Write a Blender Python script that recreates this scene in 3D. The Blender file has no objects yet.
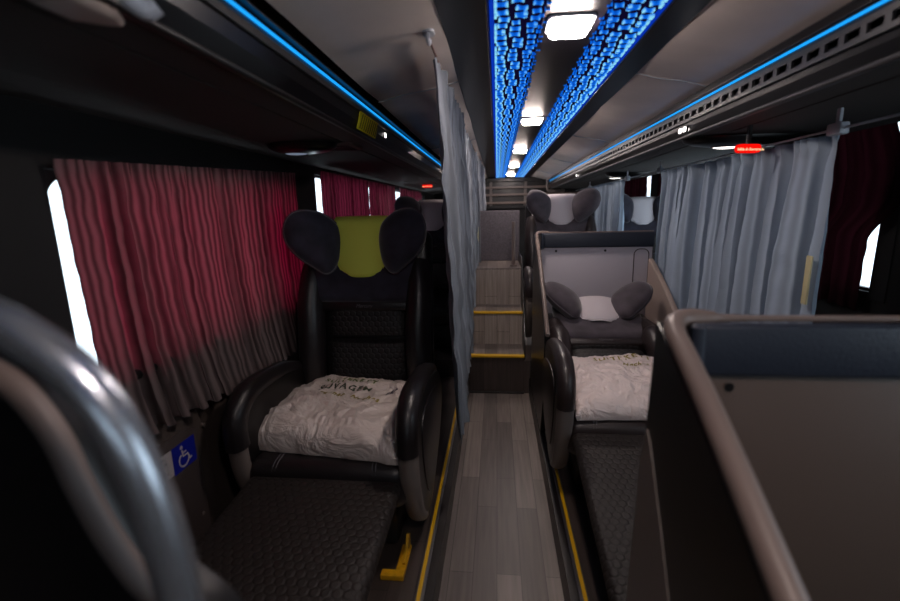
import bpy, bmesh, math, random
from mathutils import Vector, Matrix, noise

R = random.Random(7)
sc = bpy.context.scene
COL = sc.collection
H = 1.35            # eye height above the aisle floor
PI = math.pi

# ------------------------------------------------------------------ materials
def lin(h):
    h = h.lstrip('#')
    out = []
    for i in (0, 2, 4):
        c = int(h[i:i+2], 16) / 255
        out.append(c / 12.92 if c <= .04045 else ((c + .055) / 1.055) ** 2.4)
    return out + [1]

class NT:
    def __init__(s, m):
        s.m = m; s.n = m.node_tree.nodes; s.l = m.node_tree.links
    def add(s, t, **kw):
        n = s.n.new(t)
        for k, v in kw.items():
            if k.startswith('i_'):
                key = k[2:]
                n.inputs[int(key) if key.isdigit() else key.replace('_', ' ')].default_value = v
            else:
                setattr(n, k, v)
        return n
    def link(s, a, b): s.l.new(a, b)

def mat(name, col, rough=.5, metal=0, spec=.5, bump=None, sheen=0, coat=0, mottle=0, mscale=20):
    """procedural principled material; bump = (scale, strength)"""
    m = bpy.data.materials.new(name); m.use_nodes = True
    t = NT(m); p = t.n['Principled BSDF']
    c = lin(col) if isinstance(col, str) else list(col) + [1]
    p.inputs['Base Color'].default_value = c
    p.inputs['Roughness'].default_value = rough
    p.inputs['Metallic'].default_value = metal
    p.inputs['Specular IOR Level'].default_value = spec
    if sheen:
        p.inputs['Sheen Weight'].default_value = sheen
        p.inputs['Sheen Roughness'].default_value = .35
    if coat:
        p.inputs['Coat Weight'].default_value = coat
        p.inputs['Coat Roughness'].default_value = .08
    if mottle or bump:
        tc = t.add('ShaderNodeTexCoord')
    if mottle:
        nz = t.add('ShaderNodeTexNoise', i_Scale=mscale, i_Detail=4.0)
        t.link(tc.outputs['Object'], nz.inputs['Vector'])
        cr = t.add('ShaderNodeValToRGB')
        cr.color_ramp.elements[0].position = .3; cr.color_ramp.elements[1].position = .7
        cr.color_ramp.elements[0].color = [x * (1 - mottle) for x in c[:3]] + [1]
        cr.color_ramp.elements[1].color = [min(1, x * (1 + mottle)) for x in c[:3]] + [1]
        t.link(nz.outputs['Fac'], cr.inputs['Fac']); t.link(cr.outputs['Color'], p.inputs['Base Color'])
    if bump:
        nz = t.add('ShaderNodeTexNoise', i_Scale=float(bump[0]), i_Detail=3.0)
        t.link(tc.outputs['Object'], nz.inputs['Vector'])
        b = t.add('ShaderNodeBump', i_Strength=bump[1], i_Distance=.01)
        t.link(nz.outputs['Fac'], b.inputs['Height']); t.link(b.outputs['Normal'], p.inputs['Normal'])
    return m

def emit(name, col, strength):
    m = bpy.data.materials.new(name); m.use_nodes = True
    t = NT(m); t.n.remove(t.n['Principled BSDF'])
    e = t.add('ShaderNodeEmission', i_Strength=strength)
    e.inputs['Color'].default_value = lin(col)
    t.link(e.outputs[0], t.n['Material Output'].inputs['Surface'])
    return m

def quilt(name, col, cell=.036, rough=.45, plane='xy', depth=.9):
    """leather stitched in hexagons: distance to the nearest point of a hexagonal lattice as bump"""
    m = mat(name, col, rough)
    t = NT(m); p = t.n['Principled BSDF']
    tc = t.add('ShaderNodeTexCoord')
    sep = t.add('ShaderNodeSeparateXYZ'); t.link(tc.outputs['Object'], sep.inputs[0])
    cb = t.add('ShaderNodeCombineXYZ')
    t.link(sep.outputs['X'], cb.inputs[0]); t.link(sep.outputs['Y' if plane == 'xy' else 'Z'], cb.inputs[1])
    sca = t.add('ShaderNodeVectorMath', operation='SCALE'); sca.inputs['Scale'].default_value = 1 / cell
    t.link(cb.outputs[0], sca.inputs[0])
    ds = []
    for off in ((0, 0, 0), (.5, .8660254, 0)):
        a = t.add('ShaderNodeVectorMath', operation='ADD'); a.inputs[1].default_value = off
        t.link(sca.outputs[0], a.inputs[0])
        w = t.add('ShaderNodeVectorMath', operation='WRAP')
        w.inputs[1].default_value = (.5, .8660254, 1); w.inputs[2].default_value = (-.5, -.8660254, -1)
        t.link(a.outputs[0], w.inputs[0])
        l = t.add('ShaderNodeVectorMath', operation='LENGTH'); t.link(w.outputs[0], l.inputs[0])
        ds.append(l.outputs['Value'])
    mn = t.add('ShaderNodeMath', operation='MINIMUM'); t.link(ds[0], mn.inputs[0]); t.link(ds[1], mn.inputs[1])
    mr = t.add('ShaderNodeMapRange', interpolation_type='SMOOTHSTEP')
    mr.inputs['From Min'].default_value = .30; mr.inputs['From Max'].default_value = .54
    mr.inputs['To Min'].default_value = 1; mr.inputs['To Max'].default_value = 0
    t.link(mn.outputs[0], mr.inputs['Value'])
    b = t.add('ShaderNodeBump', i_Strength=depth, i_Distance=.006)
    t.link(mr.outputs[0], b.inputs['Height']); t.link(b.outputs['Normal'], p.inputs['Normal'])
    return m

def cloth(name, col, trans, stripe=.35, pitch=150.0, rough_amt=.3):
    """curtain cloth: diffuse face plus light let through; fine vertical pinstripes and a crease bump from UVs"""
    m = bpy.data.materials.new(name); m.use_nodes = True
    t = NT(m); t.n.remove(t.n['Principled BSDF'])
    uv = t.add('ShaderNodeUVMap')
    wv = t.add('ShaderNodeTexWave', wave_type='BANDS', bands_direction='X', i_Scale=pitch / 20 * 1.0, i_Distortion=.6, i_Detail=1.0)
    wv.inputs['Detail Scale'].default_value = 1.5
    t.link(uv.outputs[0], wv.inputs['Vector'])
    def tinted(c):
        mx = t.add('ShaderNodeMix', data_type='RGBA')
        mx.inputs['A'].default_value = [x * (1 - stripe) for x in c[:3]] + [1]
        mx.inputs['B'].default_value = [min(1, x * (1 + stripe)) for x in c[:3]] + [1]
        t.link(wv.outputs['Fac'], mx.inputs['Factor'])
        return mx.outputs['Result']
    nz = t.add('ShaderNodeTexNoise', i_Scale=9.0, i_Detail=5.0)
    t.link(uv.outputs[0], nz.inputs['Vector'])
    bp = t.add('ShaderNodeBump', i_Strength=rough_amt, i_Distance=.02)
    t.link(nz.outputs['Fac'], bp.inputs['Height'])
    d = t.add('ShaderNodeBsdfDiffuse'); t.link(tinted(col), d.inputs['Color']); t.link(bp.outputs[0], d.inputs['Normal'])
    tr = t.add('ShaderNodeBsdfTranslucent'); t.link(tinted(trans), tr.inputs['Color'])
    a = t.add('ShaderNodeAddShader'); t.link(d.outputs[0], a.inputs[0]); t.link(tr.outputs[0], a.inputs[1])
    t.link(a.outputs[0], t.n['Material Output'].inputs['Surface'])
    return m

def wood(name, c1, c2, mortar, width=.62, row=.09, gloss=.38, axis='xy'):
    m = mat(name, '#888888', gloss)
    t = NT(m); p = t.n['Principled BSDF']
    tc = t.add('ShaderNodeTexCoord')
    mp = t.add('ShaderNodeMapping')
    mp.inputs['Rotation'].default_value = (0, 0, PI / 2) if axis == 'xy' else (PI / 2, 0, PI / 2)
    t.link(tc.outputs['Object'], mp.inputs['Vector'])
    bk = t.add('ShaderNodeTexBrick', offset=.37, offset_frequency=2, squash=1, i_Scale=1.0)
    bk.inputs['Color1'].default_value = lin(c1); bk.inputs['Color2'].default_value = lin(c2); bk.inputs['Mortar'].default_value = lin(mortar)
    bk.inputs['Mortar Size'].default_value = .0012; bk.inputs['Brick Width'].default_value = width; bk.inputs['Row Height'].default_value = row
    t.link(mp.outputs[0], bk.inputs['Vector'])
    m2 = t.add('ShaderNodeMapping'); m2.inputs['Scale'].default_value = (70, 3.2, 3.2) if axis == 'xy' else (70, 3, 3.2)
    t.link(tc.outputs['Object'], m2.inputs['Vector'])
    nz = t.add('ShaderNodeTexNoise', i_Scale=1.0, i_Detail=5.0); t.link(m2.outputs[0], nz.inputs['Vector'])
    cr = t.add('ShaderNodeValToRGB')
    cr.color_ramp.elements[0].position = .3; cr.color_ramp.elements[0].color = (.7, .7, .7, 1)
    cr.color_ramp.elements[1].position = .7; cr.color_ramp.elements[1].color = (1.15, 1.15, 1.15, 1)
    t.link(nz.outputs['Fac'], cr.inputs['Fac'])
    mx = t.add('ShaderNodeMix', data_type='RGBA', blend_type='MULTIPLY'); mx.inputs['Factor'].default_value = 1
    t.link(bk.outputs['Color'], mx.inputs['A']); t.link(cr.outputs['Color'], mx.inputs['B'])
    t.link(mx.outputs['Result'], p.inputs['Base Color'])
    return m

def glass_mat(name, tint):
    m = bpy.data.materials.new(name); m.use_nodes = True
    t = NT(m); t.n.remove(t.n['Principled BSDF'])
    tr = t.add('ShaderNodeBsdfTransparent'); tr.inputs['Color'].default_value = list(tint) + [1]
    gl = t.add('ShaderNodeBsdfGlossy', i_Roughness=.02)
    fr = t.add('ShaderNodeFresnel', i_IOR=1.5)
    ge = t.add('ShaderNodeNewGeometry')
    fm = t.add('ShaderNodeMath', operation='SUBTRACT', use_clamp=True); t.link(fr.outputs[0], fm.inputs[0]); t.link(ge.outputs['Backfacing'], fm.inputs[1])
    mx = t.add('ShaderNodeMixShader'); t.link(fm.outputs[0], mx.inputs[0]); t.link(tr.outputs[0], mx.inputs[1]); t.link(gl.outputs[0], mx.inputs[2])
    t.link(mx.outputs[0], t.n['Material Output'].inputs['Surface'])
    return m

def plastic_wrap(name, col):
    m = mat(name, col, .32, spec=.6)
    t = NT(m); p = t.n['Principled BSDF']
    tc = t.add('ShaderNodeTexCoord')
    n1 = t.add('ShaderNodeTexNoise', i_Scale=7.0, i_Detail=6.0, i_Distortion=1.2)
    t.link(tc.outputs['Object'], n1.inputs['Vector'])
    rg = t.add('ShaderNodeMath', operation='PINGPONG'); rg.inputs[1].default_value = .12
    t.link(n1.outputs['Fac'], rg.inputs[0])
    b = t.add('ShaderNodeBump', i_Strength=.6, i_Distance=.08)
    t.link(rg.outputs[0], b.inputs['Height']); t.link(b.outputs['Normal'], p.inputs['Normal'])
    return m

M = {}
M['leather'] = mat('black_leather', '#1d191b', .36, bump=(130, .12))
M['leather_brown'] = mat('brown_black_leather', '#2b2323', .36, bump=(130, .12))
M['quilt_xy'] = quilt('hex_quilted_leather_flat', '#241e1c', .029, .6, 'xy', .4)
M['quilt_xz'] = quilt('hex_quilted_leather_upright', '#1e1b1c', .028, .55, 'xz', .4)
M['velvet'] = mat('dark_velvet', '#2b2936', .9, sheen=.7, mottle=.45, mscale=14)
M['velvet_grey'] = mat('grey_plum_velvet', '#4a434a', .9, sheen=.6, mottle=.3, mscale=14)
M['piping'] = mat('piping', '#4b454c', .6)
M['plastic'] = mat('brown_grey_plastic', '#4a4140', .48, bump=(300, .08))
M['rail_dark'] = mat('graphite_rail', '#2b2a2d', .4)
M['plastic_dark'] = mat('black_plastic', '#131112', .35, bump=(300, .05))
M['arm_trim'] = mat('warm_grey_moulding', '#776d68', .38)
M['panel_grey'] = mat('grey_shell_lining', '#b8b4be', .55, bump=(350, .1))
M['panel_grey2'] = mat('brown_grey_shell_lining', '#5e4e46', .5, bump=(350, .1))
M['taupe'] = mat('taupe_wing_plastic', '#a4938a', .5, bump=(350, .1))
M['navy'] = mat('navy_padding', '#252b38', .45, bump=(200, .15))
M['rim'] = mat('shell_rim', '#7a6a63', .42)
M['ceil'] = mat('grey_ceiling_fabric', '#e2d5d0', .85, bump=(420, .15), mottle=.06, mscale=6)
M['rackfab'] = mat('dark_rack_fabric', '#3c3533', .85, bump=(420, .15))
M['gloss'] = mat('gloss_black_trim', '#0b090a', .28, spec=.3)
M['wall'] = mat('wall_lining', '#4a403c', .6, bump=(240, .12))
M['wall_dark'] = mat('dark_wall_lining', '#100e0f', .7, bump=(240, .12))
M['bulk'] = mat('speckled_grey_bulkhead', '#5d585f', .7, mottle=.3, mscale=90)
M['floor'] = wood('grey_wood_planks', '#857a74', '#5f5652', '#342d2a')
M['floor_dark'] = wood('dark_wood_planks', '#4b413d', '#3b3330', '#231d1b')
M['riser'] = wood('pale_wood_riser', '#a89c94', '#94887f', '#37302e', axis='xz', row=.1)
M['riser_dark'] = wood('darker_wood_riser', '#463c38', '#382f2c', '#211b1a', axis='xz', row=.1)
M['yellow'] = mat('yellow_nosing', '#d9a800', .5, bump=(200, .1))
M['yellow_paint'] = mat('yellow_painted_steel', '#d29a10', .42, mottle=.2, mscale=40)
M['alu'] = mat('aluminium', '#8d8a8c', .35, metal=.9)
M['steel_tube'] = mat('satin_steel_tube', '#aeb3bc', .27, metal=.85, mottle=.05, mscale=6)
M['white_plastic'] = mat('white_plastic', '#b9bdc6', .4)
M['beige'] = mat('beige_plastic', '#b3a096', .5)
M['kerb'] = mat('dark_kerb', '#1c1716', .4)
M['lamp'] = emit('lamp_diffuser', '#ffece2', 130)
M['lamp_small'] = emit('reading_lamp_glow', '#fff6f2', 3.0)
M['lamp_dim'] = emit('reading_lamp_dim', '#b8c4e0', .3)
M['led'] = emit('blue_led', '#1ea2ff', 1.15)
M['red'] = emit('red_sign_glow', '#ff1008', .95)
M['red_text'] = emit('sign_text_glow', '#ffd0a0', 1.0)
M['glass'] = glass_mat('tinted_window_glass', (.85, .88, .9))
M['lime'] = mat('lime_cloth', '#e6ec62', .85, bump=(500, .3))
M['lime_edge'] = mat('lime_cloth_edge', '#e4ea58', .8)
M['white_cloth'] = mat('white_cloth', '#cfc7cc', .85, bump=(500, .3))
M['white_edge'] = mat('white_cloth_edge', '#e9e2e6', .8)
M['wrap'] = plastic_wrap('wrinkled_plastic_wrap', '#ddd1cb')
M['wrap_pink'] = plastic_wrap('wrinkled_clear_wrap', '#e4d4d0')
M['ink_green'] = mat('green_ink', '#5a6a20', .5)
M['ink_dark'] = mat('dark_green_ink', '#2f3a24', .5)
M['ink_olive'] = mat('olive_ink', '#8a7a1c', .5)
M['ink_grey'] = mat('grey_ink', '#55505a', .5)
M['thread'] = mat('grey_thread', '#6a686e', .6)
M['blue_sign'] = mat('blue_sticker', '#17229a', .4)
M['white_sign'] = mat('white_sticker', '#b5aeb0', .5)
M['hazard'] = mat('yellow_label', '#f0de1c', .5)
M['hazard_dark'] = mat('olive_label_bars', '#6a640e', .5)
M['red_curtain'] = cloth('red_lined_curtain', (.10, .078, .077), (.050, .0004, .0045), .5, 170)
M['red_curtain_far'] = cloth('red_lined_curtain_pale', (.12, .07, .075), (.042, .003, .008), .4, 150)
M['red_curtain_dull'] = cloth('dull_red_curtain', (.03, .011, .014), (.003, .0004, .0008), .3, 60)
M['blue_curtain'] = cloth('blue_grey_curtain', (.32, .395, .49), (.01, .01, .012), .16, 110, .35)
M['aisle_curtain'] = cloth('slate_grey_curtain', (.225, .245, .28), (.008, .008, .01), .25, 110, .5)
M['hem'] = cloth('pale_curtain_tab', (.55, .5, .3), (.01, .01, .01), .05)
M['cord'] = mat('brown_cord', '#6b5048', .6)

# blue etched light panel: colour comes from a per-vertex attribute (bright ends, bluer middles)
def glow_mat():
    m = bpy.data.materials.new('etched_blue_glow'); m.use_nodes = True
    t = NT(m); t.n.remove(t.n['Principled BSDF'])
    at = t.add('ShaderNodeAttribute', attribute_name='glow')
    cr = t.add('ShaderNodeValToRGB')
    cr.color_ramp.elements[0].color = (.0, .02, .3, 1); cr.color_ramp.elements[1].color = (.3, .8, 1, 1)
    e2 = cr.color_ramp.elements.new(.5); e2.color = (.005, .19, .95, 1)
    t.link(at.outputs['Fac'], cr.inputs['Fac'])
    e = t.add('ShaderNodeEmission', i_Strength=.95); t.link(cr.outputs['Color'], e.inputs['Color'])
    t.link(e.outputs[0], t.n['Material Output'].inputs['Surface'])
    return m
M['glow'] = glow_mat()
M['glow_base'] = emit('blue_back_glow', '#120c2c', .7)
M['glow_edge'] = emit('blue_edge_glow', '#0a3cc8', .7)
M['strip_dark'] = mat('smoked_panel', '#1b1722', .45, spec=.3)

# ------------------------------------------------------------------ mesh helpers
def obj(name, bm, m, parent=None, smooth=True, mw=None):
    me = bpy.data.meshes.new(name)
    bmesh.ops.recalc_face_normals(bm, faces=bm.faces[:])
    bm.to_mesh(me); bm.free()
    for p in me.polygons: p.use_smooth = smooth
    o = bpy.data.objects.new(name, me); COL.objects.link(o)
    if m is not None: me.materials.append(m)
    if parent: o.parent = parent
    if mw is not None: o.matrix_local = mw
    if smooth:
        try: me.set_sharp_from_angle(angle=math.radians(42))
        except Exception: pass
    return o

def thing(name, label, cat, loc=(0, 0, 0), rz=0, group=None):
    o = bpy.data.objects.new(name, None); COL.objects.link(o)
    o.empty_display_size = .05
    o.location = loc; o.rotation_euler = (0, 0, rz)
    o['label'] = label; o['category'] = cat
    if group: o['group'] = group
    return o

def tag(o, label, cat, group=None):
    o['label'] = label; o['category'] = cat
    if group: o['group'] = group
    return o

def struct(o): o['kind'] = 'structure'; return o

def box(bm, x0, x1, y0, y1, z0, z1, bev=0, seg=2):
    r = bmesh.ops.create_cube(bm, size=1)
    vs = r['verts']
    for v in vs:
        v.co = Vector(((x0 + x1) / 2 + v.co.x * (x1 - x0), (y0 + y1) / 2 + v.co.y * (y1 - y0), (z0 + z1) / 2 + v.co.z * (z1 - z0)))
    if bev:
        es = list({e for v in vs for e in v.link_edges})
        bmesh.ops.bevel(bm, geom=es, offset=bev, segments=seg, affect='EDGES', profile=.5)
    return bm

def B(*a, **k): return box(bmesh.new(), *a, **k)

def smooth_path(pts, n=8, closed=False):
    pts = [Vector(p) for p in pts]; out = []
    N = len(pts)
    rng = N if closed else N - 1
    for i in range(rng):
        if closed:
            p0, p1, p2, p3 = pts[(i - 1) % N], pts[i], pts[(i + 1) % N], pts[(i + 2) % N]
        else:
            p0, p1, p2, p3 = pts[max(i - 1, 0)], pts[i], pts[i + 1], pts[min(i + 2, N - 1)]
        for k in range(n):
            t = k / n
            out.append(.5 * ((2 * p1) + (-p0 + p2) * t + (2 * p0 - 5 * p1 + 4 * p2 - p3) * t * t + (-p0 + 3 * p1 - 3 * p2 + p3) * t ** 3))
    if not closed: out.append(pts[-1])
    return out

def tube(bm, pts, rad, seg=10, up=None, closed=False, squash=None):
    """sweep a circle (or ellipse: squash=(a,b) with a along `up`) along pts"""
    pts = [Vector(p) for p in pts]; n = len(pts)
    rings = []; prev = None
    for i, p in enumerate(pts):
        if closed: d = pts[(i + 1) % n] - pts[i - 1]
        else: d = pts[min(i + 1, n - 1)] - pts[max(i - 1, 0)]
        d.normalize()
        if up is not None: a = Vector(up)
        elif prev is not None: a = prev
        else: a = Vector((0, 0, 1)) if abs(d.z) < .9 else Vector((1, 0, 0))
        a = (a - d * a.dot(d))
        if a.length < 1e-6: a = d.orthogonal()
        a.normalize(); prev = a; b = d.cross(a)
        r = rad(i / (n - 1)) if callable(rad) else rad
        ra, rb = (r * squash[0], r * squash[1]) if squash else (r, r)
        rings.append([bm.verts.new(p + a * math.cos(2 * PI * k / seg) * ra + b * math.sin(2 * PI * k / seg) * rb) for k in range(seg)])
    for i in range(n if closed else n - 1):
        A, Bq = rings[i], rings[(i + 1) % n]
        for k in range(seg):
            bm.faces.new((A[k], A[(k + 1) % seg], Bq[(k + 1) % seg], Bq[k]))
    if not closed:
        bm.faces.new(rings[0]); bm.faces.new(rings[-1][::-1])
    return bm

def prism(bm, outline, axis, a, b, bev=0, seg=2):
    """extrude a 2-D outline along an axis from a to b ('x': outline is (y,z); 'y': (x,z); 'z': (x,y))"""
    def P(p, t):
        return {'x': (t, p[0], p[1]), 'y': (p[0], t, p[1]), 'z': (p[0], p[1], t)}[axis]
    v0 = [bm.verts.new(P(p, a)) for p in outline]; v1 = [bm.verts.new(P(p, b)) for p in outline]
    n = len(outline); fs = [bm.faces.new(v0), bm.faces.new(v1[::-1])]
    for i in range(n): fs.append(bm.faces.new((v0[i], v0[(i + 1) % n], v1[(i + 1) % n], v1[i])))
    bmesh.ops.recalc_face_normals(bm, faces=fs)
    if bev:
        es = [e for f in fs[:2] for e in f.edges]
        bmesh.ops.bevel(bm, geom=es, offset=bev, segments=seg, affect='EDGES', profile=.5)
    return bm

def puff(bm, outline, tf, tb, rings=8, power=2.2, centre=None):
    """cushion-like solid: flat outline in x/y swelling to +tf / -tb in the middle"""
    o = [Vector((p[0], p[1], 0)) for p in outline]; n = len(o)
    c = Vector((sum(p.x for p in o) / n, sum(p.y for p in o) / n, 0)) if centre is None else Vector((centre[0], centre[1], 0))
    rim = [bm.verts.new(p) for p in o]
    for sgn, T in ((1, tf), (-1, tb)):
        prev = rim
        for r in range(1, rings):
            s = math.cos(PI / 2 * r / rings)
            z = sgn * T * (1 - s ** power) ** (1 / power)
            cur = [bm.verts.new(c + (p - c) * s + Vector((0, 0, z))) for p in o]
            for k in range(n):
                q = (prev[k], prev[(k + 1) % n], cur[(k + 1) % n], cur[k])
                bm.faces.new(q if sgn > 0 else q[::-1])
            prev = cur
        t = bm.verts.new(c + Vector((0, 0, sgn * T)))
        for k in range(n):
            q = (prev[k], prev[(k + 1) % n], t)
            bm.faces.new(q if sgn > 0 else q[::-1])
    return bm

def grid(bm, nu, nv, f, uv=None):
    V = [[bm.verts.new(f(i / nu, j / nv)) for i in range(nu + 1)] for j in range(nv + 1)]
    L = bm.loops.layers.uv.verify() if uv else None
    for j in range(nv):
        for i in range(nu):
            fc = bm.faces.new((V[j][i], V[j][i + 1], V[j + 1][i + 1], V[j + 1][i]))
            if L:
                for lp, (a, b) in zip(fc.loops, ((i, j), (i + 1, j), (i + 1, j + 1), (i, j + 1))):
                    lp[L].uv = uv(a / nu, b / nv)
    return bm

def xf(bm, mw): bmesh.ops.transform(bm, matrix=mw, verts=bm.verts[:]); return bm

def rrect(w, h, r, n=6, cx=0, cy=0):
    out = []
    for sx, sy, a0 in ((1, 1, 0), (-1, 1, 90), (-1, -1, 180), (1, -1, 270)):
        for k in range(n + 1):
            a = math.radians(a0 + 90 * k / n)
            out.append((cx + sx * (w / 2 - r) + r * math.cos(a), cy + sy * (h / 2 - r) + r * math.sin(a)))
    return out

def text_bm(body, size, italic=False, depth=.0, spacing=1.0, bold=0.0):
    cu = bpy.data.curves.new('lettering', 'FONT'); cu.body = body; cu.size = size
    cu.align_x = 'CENTER'; cu.align_y = 'CENTER'; cu.extrude = depth; cu.space_character = spacing
    cu.offset = bold
    if italic: cu.shear = .35
    o = bpy.data.objects.new('lettering', cu); COL.objects.link(o)
    dg = bpy.context.evaluated_depsgraph_get()
    me = bpy.data.meshes.new_from_object(o.evaluated_get(dg))
    bm = bmesh.new(); bm.from_mesh(me)
    bpy.data.objects.remove(o); bpy.data.curves.remove(cu); bpy.data.meshes.remove(me)
    return bm

# ------------------------------------------------------------------ SETTING
XL, XR = -1.05, 1.72          # side walls
Y0, Y1 = -1.3, 7.7            # front and back of the cabin
# aisle floor, seat platforms, steps
b = B(-.205, .235, Y0, 3.19, -.04, 0); struct(obj('floor', b, M['floor'], smooth=False))
b = B(XL, -.262, Y0, 3.19, -.04, .12); struct(obj('floor_platform_left', b, M['floor_dark'], smooth=False))
b = B(.292, XR, Y0, 3.19, -.04, .12); struct(obj('floor_platform_right', b, M['floor_dark'], smooth=False))
# kerbs: dark riser with an aluminium and yellow edge strip
for side, xa, xb in (('left', -.262, -.205), ('right', .235, .292)):
    k = struct(obj('trim_kerb_' + side, B(xa, xb, Y0, 3.19, -.04, .118), M['kerb'], smooth=False))
    s = -1 if side == 'left' else 1
    xc = -.250 if s < 0 else .278
    struct(obj('trim_edge_' + side, B(xc - .014, xc + .014, Y0, 3.17, .119, .1235, bev=.0015), M['alu'], smooth=False))
    xc2 = xc + s * .003
    struct(obj('trim_yellow_' + side, B(xc2 - .0065, xc2 + .0065, Y0, 3.17, .1236, .126, bev=.001), M['yellow'], smooth=False))
# raised rear floor blocks beside the stair and the three steps
struct(obj('floor_rear_left', B(XL, -.225, 3.19, Y1, -.04, .25), M['floor_dark'], smooth=False))
struct(obj('floor_rear_right', B(.20, XR, 3.19, Y1, -.04, .25), M['floor_dark'], smooth=False))
SX0, SX1 = -.225, .20
steps = [(3.19, .29), (3.49, .55), (3.79, .86)]
for i, (y, z) in enumerate(steps):
    z0 = steps[i - 1][1] if i else 0
    ye = steps[i + 1][0] if i < 2 else Y1
    struct(obj('floor_step_%d' % (i + 1), B(SX0, SX1, y + .006, ye + .006 if i < 2 else ye, z0 - .04, z), M['floor'], smooth=False))
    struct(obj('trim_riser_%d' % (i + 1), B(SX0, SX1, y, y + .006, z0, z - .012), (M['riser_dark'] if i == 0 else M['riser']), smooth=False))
    if i < 2:
        struct(obj('trim_nosing_%d' % (i + 1), B(SX0, SX1, y - .012, y + .03, z - .012, z + .004, bev=.003), M['yellow'], smooth=False))
struct(obj('baseboard_step', B(SX0, SX1, 3.17, 3.19, 0, .014, bev=.004), M['kerb'], smooth=False))
# landing bulkhead
struct(obj('wall_bulkhead', B(-.24, .212, 4.36, 4.40, .86, 1.335, bev=.006), M['bulk'], smooth=False))
struct(obj('wall_back', B(XL, XR, Y1, Y1 + .06, -.04, 2.0), M['wall_dark'], smooth=False))

def wall_with_holes(name, x0, x1, holes, m):
    bm = bmesh.new()
    hs = sorted(holes); zb = min(h[2] for h in hs); zt = max(h[3] for h in hs)
    box(bm, x0, x1, Y0, Y1, -.04, zb); box(bm, x0, x1, Y0, Y1, zt, 2.0)
    ys = Y0
    for h in hs:
        if h[0] > ys: box(bm, x0, x1, ys, h[0], zb, zt)
        if h[3] < zt: box(bm, x0, x1, h[0], h[1], h[3], zt)
        ys = h[1]
    box(bm, x0, x1, ys, Y1, zb, zt)
    return struct(obj(name, bm, m, smooth=False))

WL = [(.985, 2.30, .935, 1.465), (2.60, 4.62, .935, 1.57), (4.72, 6.6, .935, 1.57)]
WR = [(-.5, .9, .935, 1.70), (2.19, 4.3, .935, 1.74), (4.45, 5.02, .935, 1.70), (5.42, 6.6, .935, 1.70)]
wall_with_holes('wall_left', XL - .06, XL, WL, M['wall_dark'])
wall_with_holes('wall_right', XR, XR + .06, WR, M['wall_dark'])
struct(obj('wall_panel_left', B(XL, XL + .012, Y0, 3.19, .12, .9, bev=.004), M['wall'], smooth=False))
n = 0
for side, x, holes in (('left', XL, WL), ('right', XR, WR)):
    for (ya, yb, za, zb) in holes:
        n += 1
        s = -1 if side == 'left' else 1
        bm = bmesh.new(); xo = x + s * .035
        for (a0, a1, c0, c1) in ((ya, yb, za, za + .014), (ya, yb, zb - .014, zb), (ya, ya + .014, za, zb), (yb - .014, yb, za, zb)):
            box(bm, xo - .012, xo + .012, a0, a1, c0, c1)
        # rounded corner gussets
        for (cy, cz, sy, sz) in ((ya + .014, zb - .014, 1, -1), (yb - .014, zb - .014, -1, -1), (ya + .014, za + .014, 1, 1), (yb - .014, za + .014, -1, 1)):
            r = .07
            arc = [(cy, cz)] + [(cy + sy * r * (1 - math.sin(PI / 2 * k / 8)), cz + sz * r * (1 - math.cos(PI / 2 * k / 8))) for k in range(9)]
            prism(bm, arc, 'x', xo - .012, xo + .012)
        w = struct(obj('window_%d' % n, bm, M['plastic_dark'], smooth=False))
        obj('pane', B(xo - .003, xo + .003, ya + .012, yb - .012, za + .012, zb - .012), M['glass'], w, smooth=False)
# front end of the cabin with the windscreen the daylight comes through
bm = bmesh.new()
box(bm, XL, XR, Y0 - .06, Y0, -.04, 1.2); box(bm, XL, XR, Y0 - .06, Y0, 1.45, 2.0)
box(bm, XL, XL + .75, Y0 - .06, Y0, 1.2, 1.45); box(bm, XR - .55, XR, Y0 - .06, Y0, 1.2, 1.45)
struct(obj('wall_front', bm, M['wall_dark'], smooth=False))
bm = bmesh.new()
for (a0, a1, c0, c1) in ((XL + .75, XR - .55, 1.2, 1.22), (XL + .75, XR - .55, 1.43, 1.45), (XL + .75, XL + .77, 1.22, 1.43), (XR - .57, XR - .55, 1.22, 1.43)):
    box(bm, a0, a1, Y0 - .045, Y0 - .015, c0, c1)
w = struct(obj('window_front', bm, M['plastic_dark'], smooth=False))
obj('pane', B(XL + .76, XR - .56, Y0 - .033, Y0 - .027, 1.21, 1.44), M['glass'], w, smooth=False)

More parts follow.
